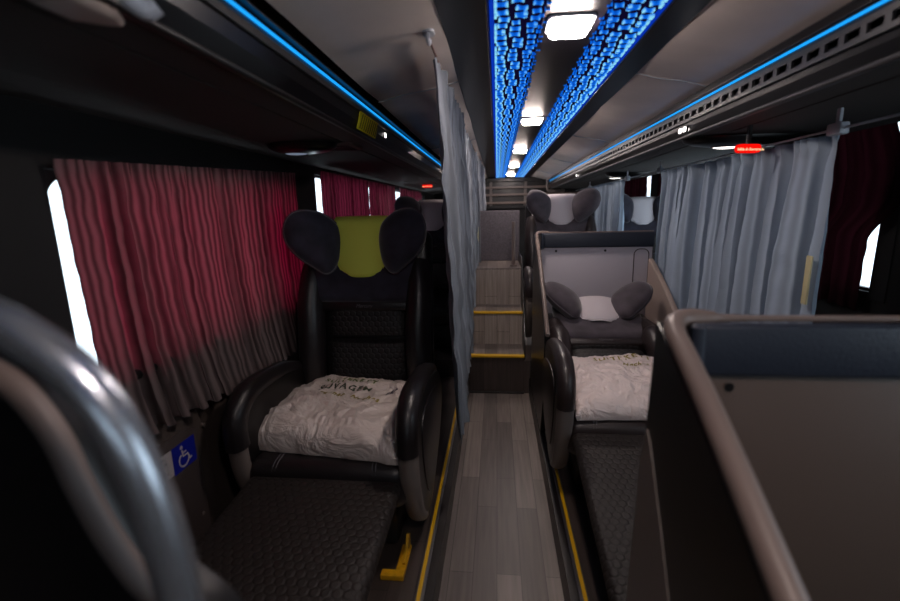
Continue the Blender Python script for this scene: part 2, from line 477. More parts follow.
# ceiling: outer fabric panels sloping to the racks, gloss trims and roof skin above
struct(obj('ceiling', B(XL - .06, XR + .06, Y0 - .06, Y1 + .06, 1.98, 2.04), M['wall_dark'], smooth=False))
def ceil_panel(name, xa, za, xb, zb):
    """fabric panel with a slightly uneven surface, lengths butted at narrow seams"""
    bm = bmesh.new()
    ys = [Y0, .45, 1.94, 3.43, 4.92, 6.41, Y1]
    for k in range(len(ys) - 1):
        ya, yb = ys[k] + .0025, ys[k + 1] - .0025
        def f(u, v, dz=0):
            x = xa + (xb - xa) * u; y = ya + (yb - ya) * v
            wob = .008 * noise.noise(Vector((x * 2.0, y * 2.2, 3.1))) * math.sin(PI * min(1, max(0, v)))
            pin = .006 * (abs(v - .5) * 2) ** 10
            return Vector((x, y, za + (zb - za) * u + wob + pin + dz))
        N, K = 8, 16
        lo = [[bm.verts.new(f(i / N, j / K)) for i in range(N + 1)] for j in range(K + 1)]
        hi = [[bm.verts.new(f(i / N, j / K, .02)) for i in range(N + 1)] for j in range(K + 1)]
        for j in range(K):
            for i in range(N):
                bm.faces.new((lo[j][i], lo[j][i + 1], lo[j + 1][i + 1], lo[j + 1][i]))
                bm.faces.new((hi[j][i], hi[j + 1][i], hi[j + 1][i + 1], hi[j][i + 1]))
        for i in range(N):
            bm.faces.new((lo[0][i], hi[0][i], hi[0][i + 1], lo[0][i + 1])); bm.faces.new((lo[K][i], lo[K][i + 1], hi[K][i + 1], hi[K][i]))
        for j in range(K):
            bm.faces.new((lo[j][0], lo[j + 1][0], hi[j + 1][0], hi[j][0])); bm.faces.new((lo[j][N], hi[j][N], hi[j + 1][N], lo[j + 1][N]))
    o = struct(obj(name, bm, M['ceil']))
    bm = bmesh.new()
    for y in ys[1:-1]:
        pts = [(xa + (xb - xa) * t, y, za + (zb - za) * t + .001 + .003 * math.sin(9 * t + y)) for t in [q / 10 for q in range(11)]]
        tube(bm, pts, .0024, 6)
    s = obj('seam_piping', bm, M['white_plastic'], o)
    return o
ceil_panel('ceiling_panel_left', -.15, 1.852, -.487, 1.792)
ceil_panel('ceiling_panel_right', .525, 1.852, .815, 1.79)
struct(obj('trim_1', B(-.155, -.022, Y0, Y1, 1.850, 1.88, bev=.006), M['gloss'], smooth=False))
struct(obj('trim_2', B(.437, .535, Y0, Y1, 1.848, 1.88, bev=.006), M['gloss'], smooth=False))

# ------------------------------------------------------------------ blue light panel
PX0, PX1 = -.02, .435
lp = thing('ceiling_light_panel', 'long smoked ceiling panel over the aisle with rows of glowing blue marks', 'light panel', (.2, Y0, 1.86))
def rel(o, root):
    o.parent = root
    o.matrix_local = root.matrix_basis.inverted() if root.type == 'EMPTY' else Matrix.Identity(4)
    return o
def part(name, bm, m, root, smooth=True):
    """build in world coordinates, parent under a placed thing"""
    off = Matrix.Translation(-root.location)
    xf(bm, Matrix.Rotation(-root.rotation_euler.z, 4, 'Z') @ off)
    return obj(name, bm, m, root, smooth)
part('backing', B(PX0, PX1, Y0, Y1 - .01, 1.857, 1.868), M['glow_base'], lp, False)
part('centre_strip', B(.125, .285, Y0, Y1 - .01, 1.852, 1.857), M['strip_dark'], lp, False)
for xe in (PX0, PX1 - .012):
    part('edge_glow', B(xe, xe + .012, Y0, Y1 - .01, 1.851, 1.857), M['glow_edge'], lp, False)
def dumbbell(L, w, we):
    """bar with flared ends, outline in (x,y), list of (x, y, glow)"""
    h = L / 2
    top = [(-h, we, 1), (-h + .3 * we, we, 1), (-h + 1.3 * we, w, .45), (0, w * .9, .25), (h - 1.3 * we, w, .45), (h - .3 * we, we, 1), (h, we, 1)]
    return top + [(x, -y, g) for x, y, g in reversed(top)]
def add_mark(bm, lay, outline, x, y, ang, z0=1.849, z1=1.857):
    ca, sa = math.cos(ang), math.sin(ang)
    lo = []; hi = []
    for (px, py, g) in outline:
        q = (x + px * ca - py * sa, y + px * sa + py * ca)
        a = bm.verts.new((q[0], q[1], z0)); a[lay] = g; lo.append(a)
        c = bm.verts.new((q[0], q[1], z1)); c[lay] = g * .6; hi.append(c)
    n = len(lo)
    bm.faces.new(lo)
    for i in range(n): bm.faces.new((lo[i], lo[(i + 1) % n], hi[(i + 1) % n], hi[i]))
tile = []
P = .225
rt = random.Random(3)
cols = [(.028, .036, 1.0), (.072, .033, .9), (.111, .026, .75), (.140, .014, .5)]
for ci, (u, L, g) in enumerate(cols):
    nrow = (5, 5, 5, 6)[ci]
    for k in range(nrow):
        y = (k + .5 * (ci % 2)) * P / nrow + rt.uniform(-.004, .004)
        kind = 'tri' if (ci < 3 and k in ((1,), (3,), (0,))[ci]) else 'bar'
        tile.append((u + rt.uniform(-.007, .007), y, L * rt.uniform(.6, 1.0), rt.uniform(-.3, .3), kind, g))
bm = bmesh.new(); lay = bm.verts.layers.float.new('glow')
for mirror in (0, 1):
    for t in range(int((Y1 - Y0) / P)):
        for (u, y, L, a, kind, g) in tile:
            yy = Y0 + t * P + y
            if yy > Y1 - .05: continue
            x = PX1 - .006 - u if mirror else PX0 + .006 + u
            we = min(.0082, L * .25)
            if kind == 'bar':
                o = [(px, py, q * g) for px, py, q in dumbbell(L, we * .42, we)]
                add_mark(bm, lay, o, x, yy, a)
            else:
                # open triangle: three short bars
                s = 1 if not mirror else -1
                q = [(-L * .5 * s, 0), (L * .5 * s, L * .38), (L * .5 * s, -L * .38)]
                for i in range(3):
                    A, C = q[i], q[(i + 1) % 3]
                    d = math.hypot(C[0] - A[0], C[1] - A[1])
                    o = [(px, py, qq * g) for px, py, qq in dumbbell(d, .0026, .0052)]
                    add_mark(bm, lay, o, x + (A[0] + C[0]) / 2, yy + (A[1] + C[1]) / 2, math.atan2(C[1] - A[1], C[0] - A[0]))
# dashed bright line along both edges
for t in range(int((Y1 - Y0) / .034)):
    yy = Y0 + t * .036
    for x in (PX0 + .016, PX1 - .016):
        if t % 5 != 4:
            o = [(-.0035, -.011, .9), (.0035, -.011, .9), (.0035, .011, 1), (-.0035, .011, 1)]
            add_mark(bm, lay, o, x, yy, 0)
xf(bm, Matrix.Translation(-lp.location))
obj('etched_pattern', bm, M['glow'], lp, False)

# five square downlights in the panel, plus an unseen first one added for fill
lampdesc = ['square ceiling lamp of the blue panel just above the top edge of the view',
            'largest square white lamp visible in the blue ceiling panel',
            'second square ceiling lamp along the blue panel',
            'third square ceiling lamp along the blue panel, between its second and fourth',
            'fourth square ceiling lamp along the blue panel, next to the last one',
            'smallest square ceiling lamp at the far end of the blue panel']
for i in range(6):
    y = .03 + 1.37 * i
    L = thing('ceiling_lamp', lampdesc[i], 'lamp', (.2, y, 1.852), 0, 'square lamps in the blue ceiling panel')
    bm = bmesh.new(); prism(bm, rrect(.128, .128, .022), 'z', -.008, 0, bev=.002)
    obj('lamp_frame', bm, M['white_plastic'], L)
    bm = bmesh.new(); prism(bm, rrect(.108, .108, .02), 'z', -.026, -.008, bev=.009, seg=3)
    obj('diffuser', bm, M['lamp'], L)

# ------------------------------------------------------------------ luggage racks
def rack(side):
    s = 1 if side == 'right' else -1
    YE = 7.0 if s > 0 else Y1 - .01
    def X(a): return a if s > 0 else a
    if s > 0:
        name = 'dark luggage rack over the right seats with a blue light line and slotted rail'
        led = (.772, 1.742); fas = [(.795, 1.632), (.782, 1.665), (.776, 1.70), (.776, 1.78)]; under = 1.632; wall = XR
        ceil_edge = (.82, 1.80)
    else:
        name = 'dark luggage rack over the left seats with a thin blue light line'
        led = (-.503, 1.747); fas = [(-.53, 1.642), (-.512, 1.68), (-.507, 1.71), (-.507, 1.78)]; under = 1.642; wall = XL
        ceil_edge = (-.49, 1.80)
    r = thing('luggage_rack', name, 'luggage rack', ((fas[0][0] + wall) / 2, 3.2, under))
    # fabric body: underside with a shallow step at a seam
    x0 = fas[0][0]
    prof = [(x0 + s * .004, under), (x0 + s * .11, under - .004), (x0 + s * .112, under), (x0 + s * .118, under), (x0 + s * .12, under - .004),
            *(((1.40, under - .012), (1.60, 1.74), (wall, 1.765)) if s > 0 else ((wall - s * .12, under - .012), (wall, under - .03))), (wall, 1.96), (x0 + s * .05, 1.96), (x0 + s * .02, 1.80)]
    bm = bmesh.new(); prism(bm, prof, 'y', Y0, YE)
    part('rack_body', bm, M['rackfab'], r, False)
    # gloss fascia
    f2 = [(p[0], p[1]) for p in fas] + [(fas[-1][0] + s * .03, 1.80), (fas[0][0] + s * .03, under + .01), (fas[0][0] + s * .012, under - .006)]
    bm = bmesh.new(); prism(bm, f2, 'y', Y0, YE - .01)
    part('fascia', bm, M['gloss'], r, False)
    # rounded lower lip
    bm = bmesh.new(); tube(bm, [(fas[0][0] + s * .004, y, under + .002) for y in (Y0, YE - .01)], .009, 10)
    part('lip', bm, M['rail_dark'] if s > 0 else M['plastic_dark'], r)
    # rail carrying the led
    xr = led[0]
    if s > 0:
        bm = bmesh.new()
        # rail built as bars around real slots
        z0, z1 = 1.682, 1.728
        pitch = .062
        k = 0; y = Y0
        box(bm, xr - .004, xr + .004, Y0, YE - .01, z0, z0 + .012); box(bm, xr - .004, xr + .004, Y0, YE - .01, z1 - .014, z1)
        while y < YE - .1:
            box(bm, xr - .004, xr + .004, y, y + .018, z0 + .012, z1 - .014); y += pitch
        part('slotted_rail', bm, M['rail_dark'], r, False)
        box(bm := bmesh.new(), xr + .004, xr + .006, Y0, YE - .01, z0, z1); part('rail_backing', bm, M['plastic_dark'], r, False)
    else:
        part('rail', B(xr - .004, xr + .004, Y0, YE - .01, 1.712, 1.732, bev=.003), M['rail_dark'], r, False)
    part('light_line', B(xr - .004, xr + .003, Y0, YE - .02, led[1] - .0028, led[1] + .0028, bev=.0015), M['led'], r, False)
    # dark recess wall between light line and ceiling
    part('recess', B(min(led[0], ceil_edge[0]) - .002, max(led[0], ceil_edge[0]) + .002, Y0, YE - .01, led[1] + .012, led[1] + .016), M['plastic_dark'], r, False)
    return r
rack('right'); rack('left')

# end cap of the right rack at the back (light grey moulded end)
ec = thing('rack_end_cap', 'curved grey end cap closing the right luggage rack beside the rear slats', 'end cap', (.79, 7.1, 1.70))
bm = bmesh.new()
tube(bm, smooth_path([(.745, 7.0, 1.76), (.742, 7.0, 1.70), (.75, 7.0, 1.62), (.80, 7.0, 1.60), (1.0, 7.0, 1.60)], 8), .018, 8)
part('cap', bm, M['arm_trim'], ec)

# small spot lamps in the rack fascias
def spot(x, y, z, label, s, pair=False):
    t = thing('spot_lamp', label, 'lamp', (x, y, z), 0, 'small spot lamps on the rack fascias')
    for k in ((-.022, .022) if pair else (0,)):
        b1 = bmesh.new(); prism(b1, rrect(.038, .026, .008, 4), 'x', -.004, .004, bev=.001)
        xf(b1, Matrix.Translation((0, k, 0))); obj('bezel', b1, M['gloss'], t)
        b1 = bmesh.new(); prism(b1, rrect(.03, .02, .007, 4), 'x', -.007, .007)
        xf(b1, Matrix.Translation((0, k, 0))); obj('lens', b1, M['lamp_small'], t)
    return t
spot(.778, 2.08, 1.658, 'pair of small white spot lamps on the right rack fascia under the slotted rail', 1, True)
spot(.778, 4.66, 1.655, 'tiny white spot lamp far back on the right rack fascia', 1)
spot(-.512, 2.12, 1.69, 'small white spot lamp on the left rack beside the yellow label', -1)

# yellow striped label on the left fascia
yl = thing('warning_label', 'yellow label with slanted dark bars on the left rack fascia', 'label', (-.5075, 1.84, 1.683)); yl.rotation_euler = (0, .27, 0)
bm = B(-.003, .003, -.125, .125, -.032, .032, bev=.002); obj('plate', bm, M['hazard'], yl, False)
bm = bmesh.new()
for k in range(9):
    y = -.105 + k * .0262
    prism(bm, [(y - .004, -.026), (y + .004, -.026), (y + .014, .026), (y + .006, .026)], 'x', .003, .0042)
obj('bars', bm, M['hazard_dark'], yl, False)

# service pods under the racks
def pod(x0, x1, y, zc, label, lamps):
    t = thing('service_pod', label, 'reading light', ((x0 + x1) / 2, y, zc), 0, 'reading light pods under the racks')
    w = x1 - x0
    bm = bmesh.new(); n = 40
    o = [(w / 2 * math.copysign(abs(math.cos(2 * PI * k / n)) ** .8, math.cos(2 * PI * k / n)), .085 * math.copysign(abs(math.sin(2 * PI * k / n)) ** .8, math.sin(2 * PI * k / n))) for k in range(n)]
    puff(bm, o, .004, .04, 6, 2.5); obj('housing', bm, M['gloss'], t)
    for lx, m in lamps:
        bm = bmesh.new(); n = 24
        o = [(.052 * math.cos(2 * PI * k / n), .03 * math.sin(2 * PI * k / n)) for k in range(n)]
        puff(bm, o, .004, .008, 4, 2); xf(bm, Matrix.Translation((lx - (x0 + x1) / 2, 0, -.036))); obj('lens', bm, m, t)
        bm = bmesh.new(); tube(bm, [(.055 * math.cos(2 * PI * k / n), .033 * math.sin(2 * PI * k / n), 0) for k in range(n)], .004, 6, closed=True)
        xf(bm, Matrix.Translation((lx - (x0 + x1) / 2, 0, -.035))); obj('lens_ring', bm, M['plastic'], t)
    return t
pod(.78, 1.36, 2.09, 1.622, 'dark oval pod with two reading lamps beside the red exit sign', [(.955, M['lamp_small']), (1.22, M['lamp_dim'])])
pod(-.95, -.66, 1.89, 1.632, 'dark reading light pod under the left rack above the lime headrest', [(-.83, M['lamp_dim'])])
pod(.90, 1.25, 4.0, 1.620, 'far dark reading pod under the right rack by the rear curtain', [(.98, M['lamp_small'])])
# brown hatch plate on the left rack underside
hp = thing('speaker_plate', 'brown square plate under the left rack next to the reading pod', 'plate', (-.71, 2.02, 1.634))
bm = bmesh.new(); prism(bm, rrect(.2, .17, .015), 'z', -.006, .006, bev=.002); obj('plate', bm, mat('brown_mesh', '#75605c', .7, bump=(500, .3)), hp)
bm = bmesh.new()
for k in range(6): box(bm, -.08, .08, -.062 + k * .025, -.056 + k * .025, -.0085, -.0055)
obj('slots', bm, M['plastic_dark'], hp, False)

# red exit signs
def exit_sign(loc, w, h, label, rz=0, txt=True):
    t = thing('exit_sign', label, 'exit sign', loc, rz, 'red emergency exit signs')
    bm = bmesh.new(); prism(bm, rrect(w, h, h * .42, 6), 'y', -.012, .012, bev=.004); obj('sign_body', bm, M['red'], t)
    if txt:
        bm = text_bm('Salida de Emergencia', h * .42, depth=.0004, bold=.0004)
        xf(bm, Matrix.Translation((0, -.0135, -.004)) @ Matrix.Rotation(PI / 2, 4, 'X')); obj('lettering', bm, M['red_text'], t, False)
    bm = B(-.006, .006, -.006, .006, h / 2 - .002, 1.624 - loc[2]); obj('bracket', bm, M['plastic_dark'], t, False)
    return t
exit_sign((.90, 1.8, 1.545), .092, .030, 'glowing red emergency exit sign beside the right reading pod', .25)
exit_sign((-.74, 4.9, 1.605), .11, .03, 'small red exit sign far back on the left above the white headrest cover', 0)

# curtain rail under the right rack
cr = thing('curtain_rail', 'thin white curtain rail hung under the right rack with bracket clips', 'curtain rail', (1.03, 3, 1.567))
bm = bmesh.new(); tube(bm, [(1.03, y, 1.567) for y in (Y0 + .1, 2.5, 6.2)], .004, 8); part('rail', bm, M['white_plastic'], cr)
for y in (1.556, 3.08, 3.82, 5.3):
    bm = bmesh.new(); box(bm, 1.015, 1.045, y - .03, y + .03, 1.549, 1.585, bev=.006); box(bm, 1.026, 1.034, y - .008, y + .008, 1.583, 1.628)
    part('bracket', bm, M['white_plastic'], cr)

# ------------------------------------------------------------------ curtains
def curtain(name, label, m, path, ztop, zbot, folds, amp, seed=0, group=None, gather=.5, n_u=160, n_v=40, parent=None, skew=None, wrinkle=.006, omega=.42, edge=.0):
    """path(s, t) -> (x, y) of the unfolded cloth, s along width, t downward 0..1; folds perpendicular to it"""
    rr = random.Random(seed)
    ph = [rr.uniform(0, 6.28) for _ in range(4)]
    L0 = math.hypot(path(1, 0)[0] - path(0, 0)[0], path(1, 0)[1] - path(0, 0)[1])
    def f(u, v):
        t = 1 - v
        x, y = path(min(1, max(0, u)), t); x2, y2 = path(min(u + .01, 1), t); xa, ya = path(max(u - .01, 0), t)
        d = Vector((x2 - xa, y2 - ya)); d.normalize(); nx, ny = -d.y, d.x
        w = folds * 2 * PI
        uu = u + .022 * math.sin(2.3 * w / folds * u + ph[1]) + .012 * math.sin(5.1 * 2 * PI * u + ph[3]) + .02 * t * noise.noise(Vector((u * 5, t * 1.3, seed)))
        a = amp * (.45 + .55 * min(1, t * 2 + gather * .3)) * (1 + .4 * math.sin(3 * u * 2 * PI + ph[2]))
        z0 = ztop(u) if callable(ztop) else ztop
        z1 = zbot(u) if callable(zbot) else zbot
        a *= min(1, edge + (1 - edge) * u * folds / 1.5) if edge else 1
        th = w * uu + ph[0]
        o = a * math.sin(th) + a * .35 * math.sin(2 * w * uu + ph[1] + t)
        if omega:
            sh = -omega / w * math.sin(2 * th) * min(1, t * 6)
            x += d.x * sh * L0; y += d.y * sh * L0
        if t < .06: o += amp * .3 * math.sin(3.7 * w * u + ph[2]) * (1 - t / .06)
        o += wrinkle * noise.noise(Vector((u * 22, t * 14, seed + 5)))
        hem = .006 * math.sin(w * 1.3 * u + ph[3]) * t
        return Vector((x + nx * o, y + ny * o, z0 + (z1 - z0) * t + hem))
    bm = bmesh.new()
    L = math.hypot(path(1, 0)[0] - path(0, 0)[0], path(1, 0)[1] - path(0, 0)[1])
    grid(bm, n_u, n_v, f, uv=lambda u, v: (u * L * 1.5, v * 1.0))
    o = obj(name, bm, m)
    for p in o.data.polygons: p.use_smooth = True
    if label: tag(o, label, 'curtain', group)
    return o, f

def sstep(v):
    v = min(1, max(0, v)); return v * v * (3 - 2 * v)
# left windows
xw = XL + .03
curtain('window_curtain', 'large red curtain with pale hem over the near left window', M['red_curtain'],
        lambda s, t: (xw + .005 + .06 * t ** 3 * (.25 + .75 * min(1, s * 4)), .982 + .01 * t + .025 * t ** 4 * (1 - s) + (2.27 - .982 - .05 * t * s) * s), lambda s: 1.485 + .065 * s, lambda s: .745 - .055 * s, 15, .013, 11)
curtain('window_curtain', 'pink-red curtain over the left window beyond the lime headrest, nearest of the far ones', M['red_curtain_far'],
        lambda s, t: (xw, 2.616 + .984 * s - .01 * t), 1.59, .85, 9, .016, 12)
curtain('window_curtain', 'pink-red curtain just past the narrow bright slit on the left', M['red_curtain_far'],
        lambda s, t: (xw, 3.635 + .93 * s + .01 * t), 1.59, .85, 8, .016, 13)
curtain('window_curtain', 'small far red curtain on the left under the red exit sign', M['red_curtain_far'],
        lambda s, t: (xw, 4.80 + 1.4 * s), 1.59, .85, 9, .016, 14)
# right privacy curtains
o, f = curtain('privacy_curtain', 'large blue-grey curtain hanging from the right rail behind the big seat shell', M['blue_curtain'],
        lambda s, t: (1.045 + .01 * math.sin(4 * s), 1.565 + .03 * t + (3.0 - 1.565) * s), 1.558, .62, 12, .05, 22, 'blue-grey privacy curtains', n_u=320, wrinkle=.004, omega=.62, edge=.25)
bm = bmesh.new()
box(bm, 1.008, 1.015, 1.56, 1.585, 1.02, 1.18, bev=.002)
h = obj('fastening_tab', bm, M['hem'], o)
curtain('privacy_curtain', 'smaller blue-grey curtain at the rear right between two seats', M['blue_curtain'],
        lambda s, t: (1.03, 3.92 + 1.35 * s), 1.562, .75, 8, .03, 23, 'blue-grey privacy curtains')
# right window curtains
xq = XR - .03
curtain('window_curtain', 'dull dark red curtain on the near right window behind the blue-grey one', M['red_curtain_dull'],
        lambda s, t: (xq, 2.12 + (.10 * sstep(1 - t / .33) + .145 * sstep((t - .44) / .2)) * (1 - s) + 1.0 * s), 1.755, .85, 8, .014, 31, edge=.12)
struct(obj('trim_4', prism(bmesh.new(), [(2.15, .9), (2.245, .9), (2.243, 1.3), (2.19, 1.5), (2.15, 1.5)], 'x', XR - .004, XR + .03, bev=.003), M['wall_dark'], smooth=False))
curtain('window_curtain', 'small red curtain glimpsed at the far right beside the white headrest cover', M['red_curtain_far'],
        lambda s, t: (xq, 4.42 + .64 * s), 1.73, .85, 6, .02, 32)
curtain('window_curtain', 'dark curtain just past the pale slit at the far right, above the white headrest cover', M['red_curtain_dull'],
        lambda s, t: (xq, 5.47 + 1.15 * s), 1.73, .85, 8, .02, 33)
# aisle curtains
def apath(s, t):
    return (-.192 + .035 * t * (1 - s) + .006 * math.sin(7 * s), 1.52 + .30 * t * (1 - s) + (4.0 - 1.52) * s)
o, f = curtain('aisle_curtain', 'tall slate-grey curtain hanging along the left of the aisle beside the front seat', M['aisle_curtain'],
        apath, 1.822, lambda s: .33 + .42 * s ** .7, 25, .020, 41, 'slate curtains along the aisle', n_u=300, n_v=60, wrinkle=.014, edge=.12)
bm = bmesh.new(); box(bm, -.168, -.16, 3.96, 3.99, 1.06, 1.2, bev=.002); obj('fastening_tab', bm, M['hem'], o)
curtain('aisle_curtain', 'narrow second slate-grey curtain at the far end of the aisle by the stair', M['aisle_curtain'],
        lambda s, t: (-.19 + .03 * s, 4.2 + 1.2 * s), 1.822, .78, 9, .03, 42, 'slate curtains along the aisle')
# hook and cord of the aisle curtain
hk = thing('curtain_hook', 'white plastic hook on the ceiling holding the aisle curtain cord', 'hook', (-.193, 1.385, 1.852))
bm = bmesh.new(); prism(bm, rrect(.034, .05, .014), 'z', -.014, -.001, bev=.004); obj('base', bm, M['white_plastic'], hk)
bm = bmesh.new(); tube(bm, smooth_path([(0, -.012, -.014), (0, -.014, -.03), (0, .004, -.036), (0, .02, -.03), (0, .02, -.02)], 6), .006, 8); obj('loop', bm, M['white_plastic'], hk)
bm = bmesh.new(); tube(bm, [(-.193, 1.42, 1.83), (-.192, 1.47, 1.827), (-.192, 1.6, 1.827), (-.19, 3.0, 1.827), (-.17, 5.4, 1.827)], .004, 8)
part('cord', bm, M['cord'], hk)

# ------------------------------------------------------------------ seats
WING = [(386, 222), (400, 213), (416, 211), (428, 216), (434, 229), (432, 244), (422, 258), (408, 269), (397, 276), (389, 273), (383, 262), (380, 245), (381, 232)]
def wing_outline(side):
    pts = [((u - 360) * .0044, (217 - v) * .0042) for u, v in WING]
    pts = [(p.x, p.y) for p in smooth_path([(a, b_, 0) for a, b_ in pts], 5, True)]
    return [(side * a, b_) for a, b_ in pts]

def seat(label, x, y, zf, recline, depth=.58, colour='dark', cover='white', arms=(-1, 1), legrest=(.5, -.06), group=None, cush_h=.38, detail=True, W=.62, back_len=.9, thread=True):
    """x: centre, y: front of the cushion, zf: floor height; the seat faces the front of the bus (-y)"""
    t = thing('recliner_seat', label, 'seat', (x, y, zf), 0, group)
    lea = M['leather'] if colour == 'dark' else M['leather_brown']
    vel = M['velvet'] if colour == 'dark' else M['velvet_grey']
    hw = W / 2
    # base frame
    bm = bmesh.new(); box(bm, -hw + .08, hw - .08, .10, depth - .02, .0, .22, bev=.02); obj('base', bm, M['plastic_dark'], t)
    # cushion: rounded slab, higher at the front
    bm = bmesh.new(); box(bm, -hw + .02, hw - .02, 0, depth + .04, cush_h - .17, cush_h, bev=.05, seg=5); obj('seat_cushion', bm, lea, t)
    for s in (-1, 1):
        bm = bmesh.new()
        for d in (0, .012):
            q = s * (hw - .13 - d)
            tube(bm, smooth_path([(q, .25, cush_h + .0005), (q, .06, cush_h + .0005), (q + s * .004, .012, cush_h - .02), (q + s * .01, -.0005, cush_h - .07), (q + s * .02, .001, cush_h - .12)], 5), .0016, 5)
        obj('stitching', bm, M['thread'], t)
    # back frame: hinge at (depth-.02, cush_h-.02)
    sa, ca = math.sin(recline), math.cos(recline)
    # local axes: x stays, 'up' along the back, 'front' normal towards the passenger
    F = Matrix(((1, 0, 0, 0), (0, -ca, sa, depth), (0, sa, ca, cush_h + .01), (0, 0, 0, 1)))
    # columns: x, front(normal), up ; build back parts in (x, n, u)
    def back(name, bm, m, smooth=True, parent=None):
        o = obj(name, bm, m, parent or t, smooth)
        if parent is None: o.matrix_local = F
        return o
    bl = back_len
    # back shell
    bm = bmesh.new(); box(bm, -hw + .01, hw - .01, -.12, -.02, -.06, bl - .06, bev=.04, seg=4); back('back_shell', bm, M['plastic_dark'])
    # quilted centre panels, lower and upper
    def panel(name, u0, u1, w0, w1, bulge):
        bm = bmesh.new()
        N, K = 14, 12
        def f(a, c, dn=0):
            u = u0 + (u1 - u0) * c; w = w0 + (w1 - w0) * c
            e = (1 - (2 * abs(a - .5)) ** 6) ** .5 if True else 1
            e2 = (1 - (2 * abs(c - .5)) ** 8) ** .5
            return Vector(((a - .5) * w, -.03 + (bulge) * e * e2 + dn, u))
        grid(bm, N, K, lambda a, c: f(a, c))
        return back(name, bm, M['quilt_xz'])
    panel('backrest_panel', .02, .27, .40, .40, .05)
    panel('backrest_panel', .272, bl - .37, .40, .36, .045)
    # side bolsters
    for s in (-1, 1):
        bm = bmesh.new()
        pts = smooth_path([(s * (hw - .05), .0, -.03), (s * (hw - .06), .03, .12), (s * (hw - .065), .035, .3), (s * (hw - .06), .015, bl - .36), (s * (hw - .07), -.03, bl - .2)], 6)
        tube(bm, pts, lambda q: .062 - .012 * abs(2 * q - 1) ** 3, 14, up=(1, 0, 0), squash=(.95, 1.15)); back('bolster', bm, lea)
    # headrest block and strap below it
    bm = bmesh.new(); box(bm, -.245, .245, -.055, .045, bl - .385, bl - .02, bev=.042, seg=5); back('headrest', bm, vel)
    bm = bmesh.new(); box(bm, -.225, .225, -.03, .028, bl - .42, bl - .372, bev=.015, seg=3); back('headrest_band', bm, lea)
    if thread:
        bm = text_bm('Mercury', .022, italic=True, depth=.0004)
        xf(bm, Matrix.Translation((0, .030, bl - .396)) @ Matrix.Rotation(-PI / 2, 4, 'X') @ Matrix.Scale(-1, 4, (0, 1, 0)))
        o = back('lettering', bm, M['thread'], False)
    # wings
    for s in (-1, 1):
        bm = bmesh.new(); o2 = wing_outline(s)
        puff(bm, o2, .058, .055, 9, 2.2)
        # outline (x,y) -> (x, n, u): y->u, z->n ; swing the outer edge forward
        xf(bm, Matrix(((1, 0, 0, 0), (0, 0, 1, 0), (0, 1, 0, 0), (0, 0, 0, 1))))
        piv = s * .115
        ang = s * math.radians(27)
        xf(bm, Matrix.Translation((piv, .05, bl)) @ Matrix.Rotation(ang, 4, 'Z') @ Matrix.Translation((-piv, 0, 0)))
        w = back('headrest_wing', bm, vel)
        bm = bmesh.new()
        rim = [Vector((a, 0, c)) for a, c in o2]
        tube(bm, rim, .0042, 6, closed=True)
        xf(bm, Matrix.Translation((piv, .05, bl)) @ Matrix.Rotation(ang, 4, 'Z') @ Matrix.Translation((-piv, 0, 0)))
        obj('piping', bm, M['piping'], w)
    # cloth cover over the headrest
    cw = .118
    prof = [(-.075, bl - .16), (-.076, bl - .06), (-.06, bl - .008), (-.02, bl + .004), (.03, bl - .002), (.062, bl - .03), (.07, bl - .1), (.066, bl - .18), (.058, bl - .262)]
    pp = smooth_path([(0, a, c) for a, c in prof], 4)
    n = len(pp)
    def cf(off):
        def f(u, v):
            k = v * (n - 1); i = min(int(k), n - 2); q = pp[i].lerp(pp[i + 1], k - i)
            half = cw
            if v > .8:       # rounded lower corners
                half = cw - .05 * (1 - math.sqrt(max(0, 1 - ((v - .8) / .2) ** 2)))
            x_ = (u - .5) * 2 * half
            bow = -.02 * ((u - .5) * 2) ** 2 * (1 if v > .45 else v / .45)
            lift = .006 * ((u - .5) * 2) ** 2 * max(0, v - .5) if v > .5 else 0
            ruck = .004 * math.sin(4 * u + 7 * v) * max(0, v - .45)
            zz = .018 * ((u - .5) * 2) ** 4 * max(0, (v - .75) / .25) if v > .75 else 0
            return Vector((x_, q.y + bow + lift + ruck + off, q.z + zz))
        return f
    bm = bmesh.new(); grid(bm, 16, 32, cf(0)); 
    cm, ce = (M['lime'], M['lime_edge']) if cover == 'lime' else (M['white_cloth'], M['white_edge'])
    co = back('headrest_cover', bm, cm)
    sol = co.modifiers.new('cloth', 'SOLIDIFY'); sol.thickness = .004; sol.offset = 0
    bm = bmesh.new(); g = cf(.001)
    edge = [g(0, .3 + .7 * k / 20) for k in range(21)] + [g(k / 12, 1) for k in range(1, 12)] + [g(1, 1 - .7 * k / 20) for k in range(21)]
    tube(bm, edge, .0034, 6); obj('hem', bm, ce, co)
    # armrests
    for s in arms:
        xa = s * .30
        ar = smooth_path([(0, a, c) for a, c in ((.0, .50), (.035, .57), (.14, .60), (.36, .585), (.56, .53), (.68, .41), (.62, .26), (.42, .12), (.22, .07), (.11, .14), (.02, .34))], 6, True)
        outl = [(p.y, p.z) for p in ar]
        bm = bmesh.new(); prism(bm, outl, 'x', xa - .032, xa + .032, bev=.012, seg=3); a_o = obj('armrest', bm, M['plastic_dark'], t)
        bm = bmesh.new(); inner = [(.34 + (p[0] - .34) * .72, .35 + (p[1] - .35) * .72) for p in outl]
        prism(bm, inner, 'x', xa + s * .030, xa + s * .037, bev=.003); obj('side_panel', bm, lea, a_o)
        bm = bmesh.new()
        pad = [p for p in smooth_path([(xa, .008, .44), (xa, .005, .51), (xa, .04, .575), (xa, .14, .607), (xa, .36, .59), (xa, .56, .53)], 7)]
        tube(bm, pad, lambda q: .044 - .014 * max(0, q - .5) * 2, 14, up=(1, 0, 0), squash=(.9, 1.0)); obj('arm_pad', bm, lea, a_o)
